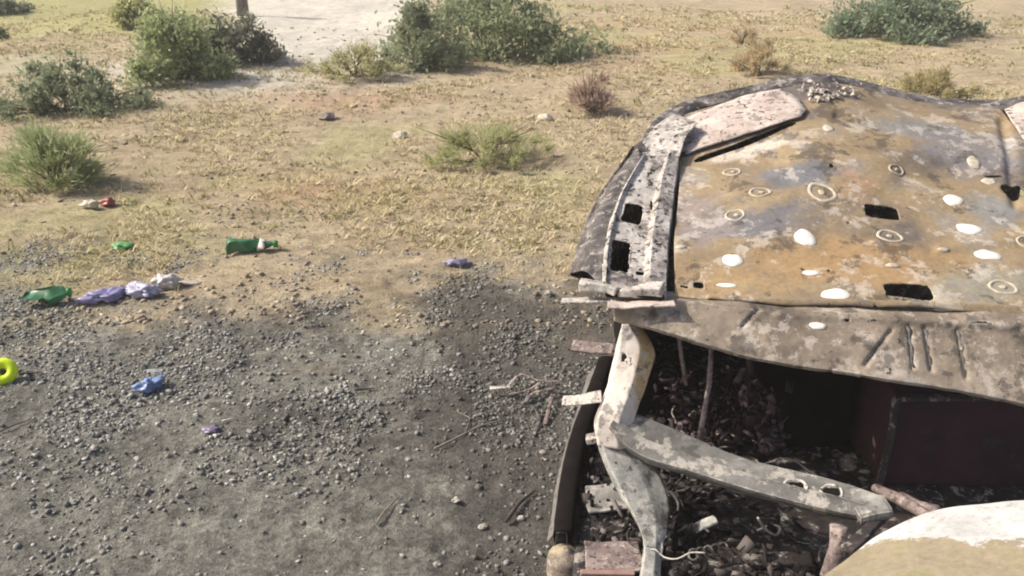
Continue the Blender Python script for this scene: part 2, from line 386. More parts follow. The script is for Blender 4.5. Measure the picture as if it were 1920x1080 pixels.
def grass_field(name, n, yr, pw, green, label, mat, hmin, hmax, seed, nb=9, lean=1.3):
    yy = yr[0]+(yr[1]-yr[0])*rng.random(n)**pw; xx = (rng.random(n)-.5)*1.32*yy
    f = fbm(xx*1.5+seed, yy*1.5+seed, 4, seed); k = rng.random(n) < (1-zone_gravel(xx, yy))*(1-zone_pale(xx, yy))*(.08+.92*sstep(.44, .58, f)) 
    k &= rng.random(n) < sstep(3.7, 4.9, yy+(fbm(xx*2+3, yy*2+3, 3, 58)-.5)*1.4)+.06
    k &= ~((xx > .25) & (xx < 1.9) & (yy > 1.9) & (yy < 3.5))
    xx, yy = xx[k], yy[k]; C = np.stack([xx, yy, H(xx, yy)-.004], 1); m = len(xx)
    h = (hmin+(hmax-hmin)*rng.random(m)**2)*(.8+.02*yy); V, F, q = blades(C, h, lean, .0012+.00042*yy+0*xx, nb, .02+.05*rng.random(m))
    t = np.repeat(np.clip(np.repeat(rng.random(m), nb)*.6+.4*rng.random(q), 0, 1), 2)
    o = obj(name, npmesh(name, V, F, t), mat, smooth=False); tag(o, label, 'grass', kind='stuff')
M_straw = tinted('straw', (.40, .325, .19), (.73, .645, .41), .8, .15)
M_green = tinted('green_grass', (.16, .17, .06), (.40, .38, .16), .8, .2)
grass_field('dry_grass', 42000, (3.5, 17), 1.4, 0, 'trampled straw coloured dry grass over the field', M_straw, .02, .075, 61, 8, 1.6)
grass_field('green_grass', 6500, (4.0, 17), 1.3, 1, 'sparse yellow green grass growing among the straw', M_green, .03, .08, 75, 7, 1.1)

# ------------------------------------------------------------------ shrubs
M_wood = flat('shrub_wood', (.16, .115, .08), .9, 40, .4)
def shrub(name, label, px, py, wpx, hpx, lo, hi, nleaf=6000, leaf=.02, style='leaf', depth=.8, clumps=26, droop=0, cat='shrub', stems=14, group=None, stretch=1.0):
    """px,py: foot of the shrub in the photograph; wpx,hpx: its width and height there"""
    B = onground(px, py); dep = B.y*CP-(B.z-CAMZ)*SP; mpp = dep/FOC; W = wpx*mpp/2; Hh = hpx*mpp*1.02; D = W*depth
    root = empty(name, B, label=label, cat=cat, group=group)
    r = np.random.default_rng(abs(hash(label)) % 9999 if False else sum(map(ord, label)))
    leaf *= .8; nleaf = int(nleaf*1.25)
    # clump centres inside a lumpy dome
    cc = []
    while len(cc) < clumps:
        p = r.random(3)*2-1; p[2] = r.random()
        rad = math.sqrt(p[0]**2+p[1]**2+((p[2]-.3)/.72)**2)
        if rad < 1 and (rad > .4 or r.random() < .5): cc.append((p[0]*W*.86, p[1]*D*.86, max(.08, p[2])*Hh*.88))
    for q in range(clumps//3):                       # straggling low skirt
        t = r.random()*6.283; d_ = .85+.4*r.random(); cc.append((math.cos(t)*W*d_, math.sin(t)*D*d_, Hh*(.06+.14*r.random())))
    clumps = len(cc); cc = np.array(cc); cr = (.16+.22*r.random(clumps))*min(W, Hh*.9)*1.1
    bm = bmesh.new()
    for i in range(stems):
        t = cc[r.integers(clumps)]; b0 = Vector((r.normal(0, W*.06), r.normal(0, W*.06), -.03))
        m = Vector((t[0]*.45+r.normal(0, W*.05), t[1]*.45, t[2]*.55)); rr = .006+.012*W
        tube(bm, [B+b0, B+b0.lerp(m, .5)+Vector((0, 0, Hh*.04)), B+m, B+Vector(t)], [rr, rr*.8, rr*.55, rr*.25], 5)
        for q in range(3):
            e = Vector(t)*1.05+Vector((r.normal(0, W*.22), r.normal(0, D*.22), abs(r.normal(0, Hh*.2))))
            tube(bm, [B+m, B+m.lerp(e, .6)+Vector((0, 0, Hh*.03)), B+e], [rr*.45, rr*.3, rr*.14], 4)
    obj('trunk', bmmesh('trunk', bm), M_wood, root)
    ci = r.integers(clumps, size=nleaf); P = r.normal(size=(nleaf, 3)); P /= np.linalg.norm(P, axis=1, keepdims=True)
    P *= (np.abs(r.normal(0, .72, nleaf)))[:, None]*cr[ci][:, None]; P[:, 2] *= .9*stretch
    P = cc[ci]+P; P[:, 2] = np.abs(P[:, 2])+.01
    if style == 'leaf':
        d = r.normal(size=(nleaf, 3)); d[:, 2] += .5
    else:
        d = np.stack([P[:, 0]/W, P[:, 1]/D, np.full(nleaf, .8)], 1)+r.normal(0, .45, (nleaf, 3))
    d /= np.linalg.norm(d, axis=1, keepdims=True); e = np.cross(d, r.normal(size=(nleaf, 3))); e /= np.linalg.norm(e, axis=1, keepdims=True)
    L = leaf*(.35+1.2*r.random(nleaf)**1.5); w = L*(.24 if style == 'leaf' else .03)
    if style != 'leaf': w = np.maximum(w, dep*.00055)
    L = L[:, None]; w = w[:, None]; P = P+np.array(B)
    V = np.stack([P, P+d*L*.5+e*w, P+d*L, P+d*L*.5-e*w], 1).reshape(-1, 3)
    Fc = np.arange(nleaf*4).reshape(-1, 4)
    tint = np.clip(.55*r.random(clumps)[ci]+.45*r.random(nleaf), 0, 1)
    obj('crown', npmesh('crown', V, Fc, tint), tinted(name+'_leaves', tuple(v*2.1+.03 for v in lo), tuple(v*1.45+.07 for v in hi), .75, .45), root, smooth=False)
    return root
GG = ((.075, .095, .06), (.21, .24, .15))         # grey green
shrub('shrub', 'low wide dark grey-green shrub at the left edge of the field', 130, 207, 235, 92, (.07, .09, .05), (.20, .225, .125), 9000, .05, clumps=34)
shrub('shrub', 'tall bright green shrub in front of the dark round bush', 335, 148, 150, 140, (.11, .14, .055), (.34, .37, .19), 9000, .07, clumps=30, stretch=1.5)
shrub('shrub', 'round dark grey-green bush right of the tall bright green shrub', 445, 118, 150, 82, (.055, .062, .045), (.16, .165, .105), 8000, .07, clumps=26)
shrub('shrub', 'feathery green shrub with bare brown stems near the red wrapper', 105, 345, 165, 96, (.12, .15, .06), (.32, .35, .18), 5000, .10, 'feather', clumps=26, stems=26)
shrub('shrub', 'dark grey-green shrub at the right end of the pale sand patch', 805, 128, 135, 128, (.07, .09, .05), (.23, .25, .14), 8000, .06, clumps=26, stretch=1.3)
shrub('shrub', 'largest bushy green shrub at top centre with long shadow', 930, 108, 320, 138, (.075, .10, .05), (.27, .30, .16), 15000, .075, clumps=46, depth=.6)
shrub('shrub', 'small yellow-green tuft at the foot of the pale sand patch', 665, 143, 135, 55, (.16, .16, .07), (.44, .42, .23), 4500, .06, 'feather', clumps=22)
shrub('shrub', 'soft pale green grassy clump in the middle of the field', 910, 302, 215, 66, (.17, .18, .08), (.36, .36, .19), 5500, .07, 'feather', clumps=30, stems=8)
shrub('shrub', 'dry reddish-brown twiggy shrub right of the soft green clump', 1108, 208, 80, 90, (.17, .12, .095), (.34, .255, .20), 2200, .10, 'feather', clumps=16, stems=30)
shrub('shrub', 'blue-green shrub at top right corner casting shadow to the right', 1680, 68, 250, 100, (.065, .10, .06), (.22, .265, .165), 13000, .08, clumps=40, depth=.7)
shrub('shrub', 'dark shrub cut off by the top left corner', 15, 30, 80, 42, (.06, .075, .05), (.16, .18, .11), 4000, .09, clumps=18)
shrub('shrub', 'small dark green shrub cut off by the left edge', -5, 78, 45, 30, (.07, .09, .05), (.19, .21, .12), 2000, .06, clumps=12)
shrub('shrub', 'brown dry tuft just beyond the far left curve of the wreck', 1425, 138, 85, 62, (.20, .16, .09), (.42, .34, .20), 1800, .09, 'feather', clumps=14, stems=10)
shrub('shrub', 'yellowish-green hazy shrub behind the tall bright green shrub', 250, 52, 75, 55, (.16, .17, .07), (.36, .36, .17), 3500, .09, clumps=18)
shrub('shrub', 'low olive tuft just behind the far edge of the wreck', 1745, 178, 130, 42, (.17, .15, .07), (.38, .33, .17), 3200, .08, 'feather', clumps=20, stems=8)
shrub('shrub', 'smallest pale brown tuft just behind the brown dry tuft', 1390, 82, 50, 28, (.22, .18, .11), (.42, .35, .22), 900, .07, 'feather', clumps=10, stems=8)
# stump of a post at the top edge, left of the pale sand
B = onground(456, 30)
post = bmesh.new(); tube(post, [B+Vector((0, 0, -.05)), B+Vector((.005, 0, .35)), B+Vector((.0, .01, .9)), B+Vector((-.02, .01, 1.2))], [.11, .1, .095, .085], 12)
o = tag(obj('wooden_post', bmmesh('wooden_post', post), flat('post_wood', (.15, .13, .115), .9, 12, .4)), 'dark grey wooden post standing left of the pale sand patch', 'post')

# ------------------------------------------------------------------ burnt-out car shell
PAN_STOPS = [(.30, (.105, .09, .085)), (.39, (.165, .14, .12)), (.43, (.235, .185, .13)), (.50, (.285, .215, .13)), (.57, (.32, .25, .155)), (.62, (.285, .245, .205)), (.72, (.50, .43, .35))]
def g2(px, py, Y): p = atY(px, py, Y); return (p.x, p.y)
M_pan = burnt('burnt_pan', PAN_STOPS, 3.2, speck_at=.66, bstr=.3, rough=.62, spec=.3, stains=[
    (g2(1580, 490, 2.35), .42, .13, (.38, .25, .125), .8), (g2(1330, 510, 2.3), .2, .12, (.38, .265, .14), .7),
    (g2(1420, 415, 2.54), .30, .10, (.15, .15, .165), .9), (g2(1310, 400, 2.6), .12, .22, (.26, .225, .215), .8), (g2(1500, 345, 2.75), .2, .07, (.16, .17, .19), .85),
    (g2(1720, 235, 3.05), .22, .12, (.19, .20, .205), .75), (g2(1825, 285, 2.9), .26, .18, (.21, .20, .205), .85),
    (g2(1850, 380, 2.6), .14, .1, (.24, .26, .27), .7), (g2(1600, 360, 2.7), .1, .1, (.40, .25, .15), .55),
    (g2(1420, 285, 2.95), .22, .07, (.60, .53, .45), .8), (g2(1850, 540, 2.25), .2, .09, (.30, .30, .25), .6)])
M_rail = burnt('burnt_rail', [(.3, (.10, .09, .09)), (.42, (.30, .27, .25)), (.55, (.50, .46, .42)), (.7, (.70, .66, .61))], 8, speck_at=.555, wear=1, bstr=.8)
M_dark = burnt('sooty_steel', [(.3, (.028, .025, .027)), (.45, (.07, .062, .06)), (.56, (.15, .135, .125)), (.68, (.30, .275, .25))], 11, bstr=.7)
M_plate = burnt('ashy_plate', [(.3, (.36, .29, .25)), (.5, (.53, .44, .39)), (.7, (.66, .59, .53))], 6, speck_at=.575, specks=(.10, .075, .06), wear=1, bstr=.8)
M_lip = burnt('dusty_lip', [(.3, (.14, .115, .09)), (.46, (.245, .20, .15)), (.58, (.32, .265, .205)), (.75, (.46, .39, .32))], 5, speck_at=.63, wear=1, bstr=.5)
M_pillar = burnt('ashy_pillar', [(.3, (.50, .44, .38)), (.5, (.68, .61, .54)), (.7, (.78, .72, .65))], 6, speck_at=.64, wear=1, bstr=.4,
                 stains=[(g2(1212, 690, 2.14), .045, .25, (.50, .32, .11), .85)])
M_low = burnt('grey_pillar', [(.3, (.17, .18, .175)), (.5, (.29, .295, .275)), (.7, (.48, .47, .43))], 10, speck_at=.6, wear=1, bstr=.6)
M_beam = burnt('grey_beam', [(.3, (.075, .074, .07)), (.45, (.13, .128, .12)), (.56, (.19, .187, .175)), (.68, (.40, .385, .35))], 5, speck_at=.64, wear=1, bstr=.45, rough=.6)
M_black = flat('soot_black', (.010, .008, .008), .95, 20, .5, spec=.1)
M_maroon = burnt('charred_maroon', [(.3, (.026, .011, .016)), (.5, (.05, .018, .026)), (.7, (.08, .03, .04))], 3, bstr=.4, rough=.8, flake=0)
M_soot = burnt('sooty_floor', [(.3, (.012, .010, .010)), (.5, (.03, .024, .024)), (.7, (.10, .075, .07))], 9, bstr=.7)
M_white = flat('white_ash', (.82, .78, .71), .9, 60, .12)
M_ring = flat('pale_ring', (.50, .445, .36), .9, 60, .25)
M_pink = burnt('pink_ash_metal', [(.3, (.13, .095, .088)), (.5, (.24, .185, .17)), (.7, (.40, .32, .29))], 14, bstr=.8)

wbase = Vector((.85, 2.55, 0))
car = empty('burnt_car_wreck', wbase, label='burnt-out car shell with a stained domed panel, slotted rail and sooty open interior', cat='car wreck')

# domed pan, rising away from the camera
ROW = lambda pts, Y: [atY(a, b, Y+d) for a, b, d in pts]
rows = [[atz(px, py, .62) for px, py in ((1266, 556), (1440, 570), (1620, 577), (1800, 583), (1990, 588))],
        ROW([(1264, 455, .02), (1430, 442, 0), (1590, 438, 0), (1760, 444, -.01), (1990, 455, -.05)], 2.48),
        ROW([(1274, 340, .04), (1420, 326, .01), (1575, 318, 0), (1740, 325, -.01), (1960, 342, -.05)], 2.78),
        ROW([(1268, 272, .03), (1420, 245, .02), (1565, 230, 0), (1730, 242, 0), (1925, 262, -.05)], 3.05),
        ROW([(1264, 220, -.03), (1410, 180, .05), (1548, 153, .03), (1716, 187, .03), (1872, 200, -.02)], 3.32)]
pan = Sheet(rows, 230, 230, .010, 5, 3, .0005)
# pressed creases and dents
Xp, Yp = pix(pan.G)
def press(x0, y0, x1, y1, w, depth):
    dx, dy = x1-x0, y1-y0; L2 = dx*dx+dy*dy; t = np.clip(((Xp-x0)*dx+(Yp-y0)*dy)/L2, 0, 1)
    d = np.hypot(Xp-(x0+t*dx), Yp-(y0+t*dy)); sgn = np.sign(pan.N[..., 2:3])
    pan.G = pan.G+pan.N*sgn*(depth*np.exp(-(d/w)**2))[..., None]
for a in ((1570, 215, 1680, 245, 7, -.012), (1275, 470, 1500, 440, 30, .012), (1500, 300, 1900, 290, 40, .012), (1760, 470, 1960, 440, 10, .008),
          (1880, 230, 1905, 380, 10, -.014), (1520, 380, 1760, 520, 60, .008), (1310, 400, 1460, 330, 12, .006), (1330, 560, 1980, 582, 5, .010),
          (1260, 500, 1500, 515, 9, .006), (1700, 330, 1850, 330, 25, -.010)): press(*a)
pan.recalc()
pan.hole(1652, 397, .050, .035, -.14, 6); pan.hole(1703, 548, .062, .038, -.05, 4)
pan.hole(1310, 534, .014, .014, 0, 4); pan.hole(1284, 537, .012, .007, 0, 3); pan.hole(1902, 362, .032, .034, .3, 4); pan.hole(1560, 310, .008, .010, 0, 2)
pan.hole(1400, 267, .205, .018, .44, 5); pan.hole(1555, 508, .007, .004, 0, 2); pan.hole(1590, 417, .005, .005, 0, 2)
pan.hole(1865, 330, .028, .006, -.1, 3); pan.hole(1640, 604, .006, .006, 0, 2)
pan_o = obj('body_pan', pan.mesh('body_pan'), M_pan, car, solid=.004)
def disc(sheet, px, py, a, b, mat, parent, name, ring=False, lift=.0025, n=22, rag=.15):
    if ring: rag = .12
    P, U, W, N = sheet.frame(px, py); bm = bmesh.new()
    N0 = Vector(np.mean(sheet.N.reshape(-1, 3), axis=0)); N0 = N0 if N0.dot(N) > 0 else -N0; U = (U-N0.normalized()*U.dot(N0.normalized())).normalized()*.5+U*.5
    def loop(k, h, jig): return [bm.verts.new(sheet.snap(P+U*(a*k*math.cos(t)*j)+W*(b*k*math.sin(t)*j))+N*h) for t, j in zip(np.linspace(0, 2*math.pi, n, endpoint=False), jig)]
    q1, q2, q3 = (random.random()*6.28 for _ in range(3)); j = [1+rag*(.5*math.sin(2*t+q1)*random.uniform(.8, 1)+.35*math.sin(3*t+q2)+.25*math.sin(5*t+q3)) for t in np.linspace(0, 6.283, n, endpoint=False)]
    ls = [loop(1.0, .0005, j), loop(.93, lift, j), loop(.80 if ring else .5, lift if ring else lift*1.5, j)]
    if ring: ls.append(loop(.74, .0005, j))
    for q, w in zip(ls[:-1], ls[1:]):
        for i in range(n): bm.faces.new((q[i], q[(i+1) % n], w[(i+1) % n], w[i]))
    if not ring: bm.faces.new(ls[-1])
    return obj(name, bmmesh(name, bm), mat, parent)
mp = 2.55/FOC
for px, py, w, h in ((1510, 446, 40, 32), (1373, 489, 36, 28), (1788, 375, 40, 26), (1818, 429, 50, 22), (1850, 479, 46, 22), (1566, 552, 54, 22), (1826, 304, 28, 28),
                     (1553, 240, 26, 18), (1521, 513, 34, 10), (1365, 535, 36, 8), (1277, 464, 20, 10), (1675, 499, 26, 8), (1770, 468, 22, 8), (1855, 340, 30, 16)):
    k = atY(px, py, 2.5); f = (mp*w/2, mp*h/2*(1.4 if py > 300 else 1.8))
    disc(pan, px, py, f[0], f[1], M_white if w > 30 else M_ring, pan_o, 'plug')
for px, py, w, h in ((1667, 444, 52, 26), (1880, 539, 54, 26), (1378, 404, 40, 26), (1372, 322, 38, 22), (1680, 319, 36, 22), (1540, 362, 56, 46), (1425, 360, 46, 22), (1925, 455, 40, 22)):
    disc(pan, px, py, mp*w/2, mp*h/2*1.45, M_ring, pan_o, 'embossed_ring', True, .003)
    disc(pan, px+2, py, mp*w/8, mp*h/9*1.6, M_ring, pan_o, 'ring_centre')

# raised corner plates
def plate(name, outline, lift, th, mat):
    bm = bmesh.new(); vs = []; top = []
    O = np.array(outline+outline[:1], float); X = np.concatenate([O[i]+(O[i+1]-O[i])*np.arange(6)[:, None]/6 for i in range(len(outline))])+np.random.default_rng(3).normal(0, .6, (6*len(outline), 2))
    c = pan.frame(*np.mean(outline, axis=0))[3]
    cen = np.mean(outline, axis=0); rings = []
    for sc in (1.0, .9, .6, .3):
        rings.append([bm.verts.new(pan.frame(*(cen+(p-cen)*sc))[0]+c*(lift+th+random.uniform(-.0008, .0008))) for p in X])
    base = [bm.verts.new(v.co-c*th) for v in rings[0]]
    rr = [base]+rings
    for q, w in zip(rr[:-1], rr[1:]):
        for i in range(len(q)): bm.faces.new((q[i], q[(i+1) % len(q)], w[(i+1) % len(q)], w[i]))
    bm.faces.new(rings[-1]); bm.faces.new(base[::-1])
    return obj(name, bmmesh(name, bm), mat, car)
plate('corner_plate', [(1256, 296), (1262, 258), (1300, 222), (1390, 188), (1462, 172), (1496, 190), (1512, 212), (1500, 226), (1380, 264), (1290, 293)], .012, .004, M_plate)
pr = Sheet([[atY(1884, 205, 3.22), atY(1930, 188, 3.25), atY(2040, 184, 3.2)], [atY(1905, 235, 3.06), atY(1950, 240, 3.04), atY(2050, 252, 2.97)],
            [atY(1922, 268, 2.98), atY(1970, 280, 2.92), atY(2060, 300, 2.82)]], 40, 40, .004, 9, 8)
obj('corner_plate', pr.mesh('corner_plate'), M_plate, car, solid=.008)

# side rail with two slots (left) and its sooty flank
inner = [(1249, 552, 2.21), (1253, 455, 2.47), (1266, 345, 2.79), (1274, 285, 2.94)]
ridge = [(1128, 530, 2.27), (1136, 450, 2.47), (1162, 365, 2.72), (1205, 292, 2.93)]
silh = [(1070, 516, 2.44), (1086, 458, 2.58), (1124, 376, 2.82), (1186, 288, 3.02)]
W3 = lambda L: [atY(*p) for p in L]
lerp = lambda A, B, t, dz=0: [a.lerp(b, t)+Vector((0, 0, dz)) for a, b in zip(A, B)]
I, Rg, Sh = W3(inner), W3(ridge), W3(silh)
rail = Sheet([[p+Vector((.004, 0, -.05)) for p in I], I, lerp(I, Rg, .26, .012), lerp(I, Rg, .36, -.006), lerp(I, Rg, .9, -.002), lerp(I, Rg, .94, .010), Rg], 150, 110, .004, 16, 12, .001, True)
rail.hole(1186, 401, .056, .031, .0, 7); rail.hole(1163, 480, .078, .028, .0, 7)
rail.hole(1140, 500, .030, .006, .1, 3); rail.hole(1222, 385, .03, .0035, .1, 3); rail.hole(1200, 512, .012, .012, 0, 3)
obj('side_rail', rail.mesh('side_rail'), M_rail, car, solid=.004)
under = [Sh[0]+Vector((.12, .10, -.08)), Sh[1]+Vector((.10, .04, -.2)), Sh[2]+Vector((.08, 0, -.40)), Sh[3]+Vector((.06, .02, -.6))]
flank = Sheet([[p+Vector((0, 0, -.006)) for p in Rg], lerp(Rg, Sh, .5, .022), lerp(Rg, Sh, .85, .012), Sh, lerp(Sh, under, .5), under], 70, 70, .004, 12, 17, .0006)
obj('quarter_panel', flank.mesh('quarter_panel'), M_dark, car, solid=.004)
gus = Sheet([[atY(1192, 296, 2.965), atY(1222, 250, 3.13), atY(1262, 218, 3.27)], [atY(1232, 298, 2.94), atY(1252, 258, 3.06), atY(1284, 226, 3.18)], [atY(1274, 300, 2.915), atY(1284, 266, 3.0), atY(1306, 236, 3.1)]], 50, 40, .006, 22, 60, .002)
gus.G = gus.G+np.array([0, 0, .012]); obj('rail_gusset', gus.mesh('rail_gusset'), M_rail, car, solid=.004)
# right rail, mostly outside the picture
I2 = [atz(2004, 588, .62), atY(2005, 455, 2.44), atY(1975, 342, 2.74), atY(1940, 262, 3.02)]
rr2 = Sheet([[p+Vector((0, 0, -.05)) for p in I2], I2, [p+Vector((.1, .02, .02)) for p in I2], [p+Vector((.19, .04, -.02)) for p in I2], [p+Vector((.26, .08, -.2)) for p in I2], [p+Vector((.25, .1, -.5)) for p in I2]], 60, 60, .008, 11, 21)
obj('side_rail', rr2.mesh('side_rail'), M_rail, car, solid=.004)
# dark rolled rim along the far edge, then the back wall down to the ground
rim_in = [(1238, 290, 2.97), (1284, 210, 3.32), (1398, 178, 3.42), (1543, 152, 3.43), (1711, 186, 3.43), (1858, 200, 3.34), (1982, 194, 3.25)]
rim_out = [(1186, 290, 2.99), (1254, 206, 3.36), (1390, 168, 3.47), (1540, 143, 3.5), (1712, 181, 3.5), (1856, 192, 3.40), (1985, 176, 3.3)]
A, B_ = W3(rim_in), W3(rim_out)
rim = Sheet([[p+Vector((0, -.02, -.012)) for p in A], A, lerp(A, B_, .55, .006), B_, [p+Vector((0, .06, -.09)) for p in B_], [p+Vector((0, .10, -.4)) for p in B_],
             [Vector((p.x+.03, p.y+.05, .06)) for p in B_]], 120, 80, .006, 10, 25, .002)
obj('rim_flange', rim.mesh('rim_flange'), M_dark, car, solid=.005)
# ash flakes standing on the far corner
bm = bmesh.new()
for i in range(46):
    P, U, W, N = pan.frame(random.gauss(1555, 30), random.gauss(176, 9)); a = random.uniform(.004, .018)
    vs = [bm.verts.new(P+N*random.uniform(.002, .02)+U*math.cos(t)*a*random.uniform(.5, 1)+W*math.sin(t)*a*random.uniform(.5, 1.2)) for t in (0, 1.1, 2.3, 3.4, 4.6, 5.5)]
    bm.faces.new(vs)
tag(obj('paint_flakes', bmmesh('paint_flakes', bm), M_plate, car, smooth=False, solid=.002), kind='stuff')

# front lip below the crease
cre = [atz(px, py, .617) for px, py in ((1148, 577), (1262, 563), (1420, 575), (1620, 582), (1800, 588), (1995, 593))]
low = [atY(*p) for p in ((1152, 596, 2.21), (1262, 624, 2.13), (1405, 668, 2.07), (1620, 704, 2.01), (1800, 732, 1.98), (1995, 772, 1.94))]
lip = Sheet([[p+Vector((0, .05, .004)) for p in cre], cre, lerp(cre, low, .16, .012), lerp(cre, low, .86, .006), low, [p+Vector((0, .005, -.010)) for p in low], [p+Vector((0, .04, -.006)) for p in low]], 220, 110, .007, 8, 28, .0006, True)
Xp, Yp = pix(lip.G)
def press_lip(x0, y0, x1, y1, w, depth):
    dx, dy = x1-x0, y1-y0; t = np.clip(((Xp-x0)*dx+(Yp-y0)*dy)/(dx*dx+dy*dy), 0, 1); d = np.hypot(Xp-(x0+t*dx), Yp-(y0+t*dy))
    lip.G = lip.G+lip.N*np.sign(lip.N[..., 2:3])*(depth*np.exp(-(d/w)**2))[..., None]
STREAKS = ((1671, 618, 1622, 684), (1704, 612, 1712, 690), (1734, 614, 1746, 694), (1796, 620, 1812, 708), (1420, 580, 1392, 612))
for a in STREAKS: press_lip(*a, 4, -.007)
press_lip(1460, 590, 1900, 612, 8, .007); press_lip(1440, 640, 1620, 660, 18, .008); lip.recalc()
lip.hole(1590, 600, .010, .005, 0, 2); lip.hole(1845, 605, .03, .003, 0, 2)
lip_o = obj('front_lip', lip.mesh('front_lip'), M_lip, car, solid=.004)
for x0, y0, x1, y1 in STREAKS:                       # tarry runs lying in the dents
    bm = bmesh.new(); L, Rr = [], []
    for k in range(9):
        t = k/8; P, U, W, N = lip.frame(x0+(x1-x0)*t, y0+(y1-y0)*t); w = (.0055+.0025*math.sin(t*9+x0))*(1-.45*t)
        L.append(bm.verts.new(P-U*w+N*.0015)); Rr.append(bm.verts.new(P+U*w+N*.0015))
    for k in range(8): bm.faces.new((L[k], L[k+1], Rr[k+1], Rr[k]))
    obj('tar_run', bmmesh('tar_run', bm), M_dark, lip_o, solid=.0015, off=1)
disc(lip, 1534, 611, .023, .010, M_white, lip_o, 'plug'); disc(lip, 1770, 582, .03, .006, M_white, lip_o, 'plug')

M_tab = burnt('dirty_tab', [(.3, (.36, .33, .29)), (.5, (.55, .51, .46)), (.7, (.70, .66, .60))], 22, bstr=.6)
def bar(name, a, b, w, h, mat, bev=.004, up=(0, 0, 1), parent=car, solid=0, seg=1, bend=0.0, rag=0.0):
    a, b = Vector(a), Vector(b); bm = bmesh.new(); box(bm, frameM((a+b)/2, b-a, up, (b-a).length, w, h), bev)
    if seg > 1:
        bmesh.ops.subdivide_edges(bm, edges=bm.edges[:], cuts=3, use_grid_fill=True)
        m = (a+b)/2; L = (b-a).length
        for v in bm.verts:
            q = mnoise.noise_vector(v.co*14); v.co += q*rag
            v.co.z += bend*(1-((v.co-m).length*2/L)**2)
    return obj(name, bmmesh(name, bm), mat, parent, smooth=False)
# flange strips at the foot of the rail
bar('rail_flange', atY(1052, 563, 2.26), atY(1165, 562, 2.24), .035, .006, M_tab, .002, seg=2, rag=.006)
bar('rail_flange', atY(1140, 572, 2.19), atY(1264, 570, 2.17), .035, .006, M_plate, .002, seg=2, rag=.006)
bar('rail_bracket', atY(1090, 536, 2.27), atY(1160, 545, 2.23), .05, .022, M_tab, .004, seg=2, rag=.022)
bar('rail_bracket', atY(1165, 545, 2.23), atY(1240, 548, 2.20), .04, .022, M_tab, .004, seg=2, rag=.022)

# pillar below the lip, elbow and lower pillar
def strip(name, left, right, mat, bulge, nu=60, nv=26, dent=.005, k=31, fold=.03, holes=()):
    Lp, Rp = W3(left), W3(right)
    bu = Vector(bulge); sh = Sheet([[p+Vector((.01, fold, -.005)) for p in Lp], Lp, [p+bu for p in lerp(Lp, Rp, .12)], [p+bu for p in lerp(Lp, Rp, .66)], Rp, [p+Vector((.0, fold, 0)) for p in Rp]], nu, nv+20, dent, 14, k, .0006, True)
    for h in holes: sh.hole(*h)
    return obj(name, sh.mesh(name), mat, car, solid=.005)
strip('pillar', [(1168, 606, 2.22), (1158, 640, 2.20), (1146, 690, 2.16), (1132, 740, 2.11), (1116, 788, 2.07), (1120, 830, 2.05)],
      [(1190, 604, 2.22), (1226, 652, 2.18), (1222, 690, 2.14), (1208, 735, 2.09), (1190, 785, 2.05), (1185, 840, 2.02)], M_pillar, (-.01, -.03, .01),
      holes=((1170, 672, .012, .008, .3, 2),))
strip('lower_pillar', [(1118, 815, 2.05), (1132, 868, 2.0), (1160, 925, 1.93), (1194, 985, 1.85), (1206, 1030, 1.78), (1196, 1095, 1.68)],
      [(1190, 850, 2.03), (1228, 880, 1.99), (1253, 940, 1.92), (1250, 990, 1.85), (1242, 1035, 1.78), (1236, 1095, 1.68)], M_low, (-.005, -.02, .01), k=35)
bar('hinge_bracket', atY(1058, 752, 2.11), atY(1130, 744, 2.09), .036, .006, M_tab, .002, up=(0, -.6, 1), seg=2, rag=.012)
bar('hinge_bracket', atY(1072, 648, 2.24), atY(1150, 656, 2.20), .035, .010, M_pink, .003, up=(0, -.6, 1), seg=2, rag=.006)
bar('hinge_bracket', atY(1098, 824, 2.06), atY(1140, 818, 2.05), .03, .02, M_rail, .004, seg=2, rag=.006)

# cross beam with two holes
back = [(1180, 772, 2.09), (1255, 800, 2.04), (1400, 862, 1.95), (1540, 894, 1.86), (1660, 934, 1.75)]
front = [(1142, 798, 2.02), (1196, 850, 1.96), (1330, 894, 1.87), (1480, 938, 1.78), (1612, 968, 1.70)]
Bk, Fr = W3(back), W3(front)
beam = Sheet([[p+Vector((.02, .02, -.05)) for p in Bk], Bk, lerp(Bk, Fr, .10, .010), lerp(Bk, Fr, .60, .004), lerp(Bk, Fr, .68, .016), lerp(Bk, Fr, .78, .014), Fr, [p+Vector((.0, .004, -.012)) for p in Fr], [p+Vector((.01, .03, -.04)) for p in Fr]], 170, 110, .004, 9, 38, .0006, True)
beam.hole(1492, 910, .020, .015, .3, 3); beam.hole(1560, 922, .022, .016, .3, 3)
beam_o = obj('cross_beam', beam.mesh('cross_beam'), M_beam, car, solid=.005)
for px, py in ((1492, 910), (1560, 922)):
    disc(beam, px, py, .030, .024, M_rail, beam_o, 'hole_rim', True, .004)
bar('beam_end', atY(1600, 962, 1.72), atY(1668, 950, 1.72), .07, .03, M_beam, .012, seg=2, rag=.006)
bm = bmesh.new(); tube(bm, [atY(1574, 985, 1.69), atY(1570, 1030, 1.67), atY(1556, 1085, 1.64)], [.022, .02, .024], 10)
obj('support_post', bmmesh('support_post', bm), M_pink, car)
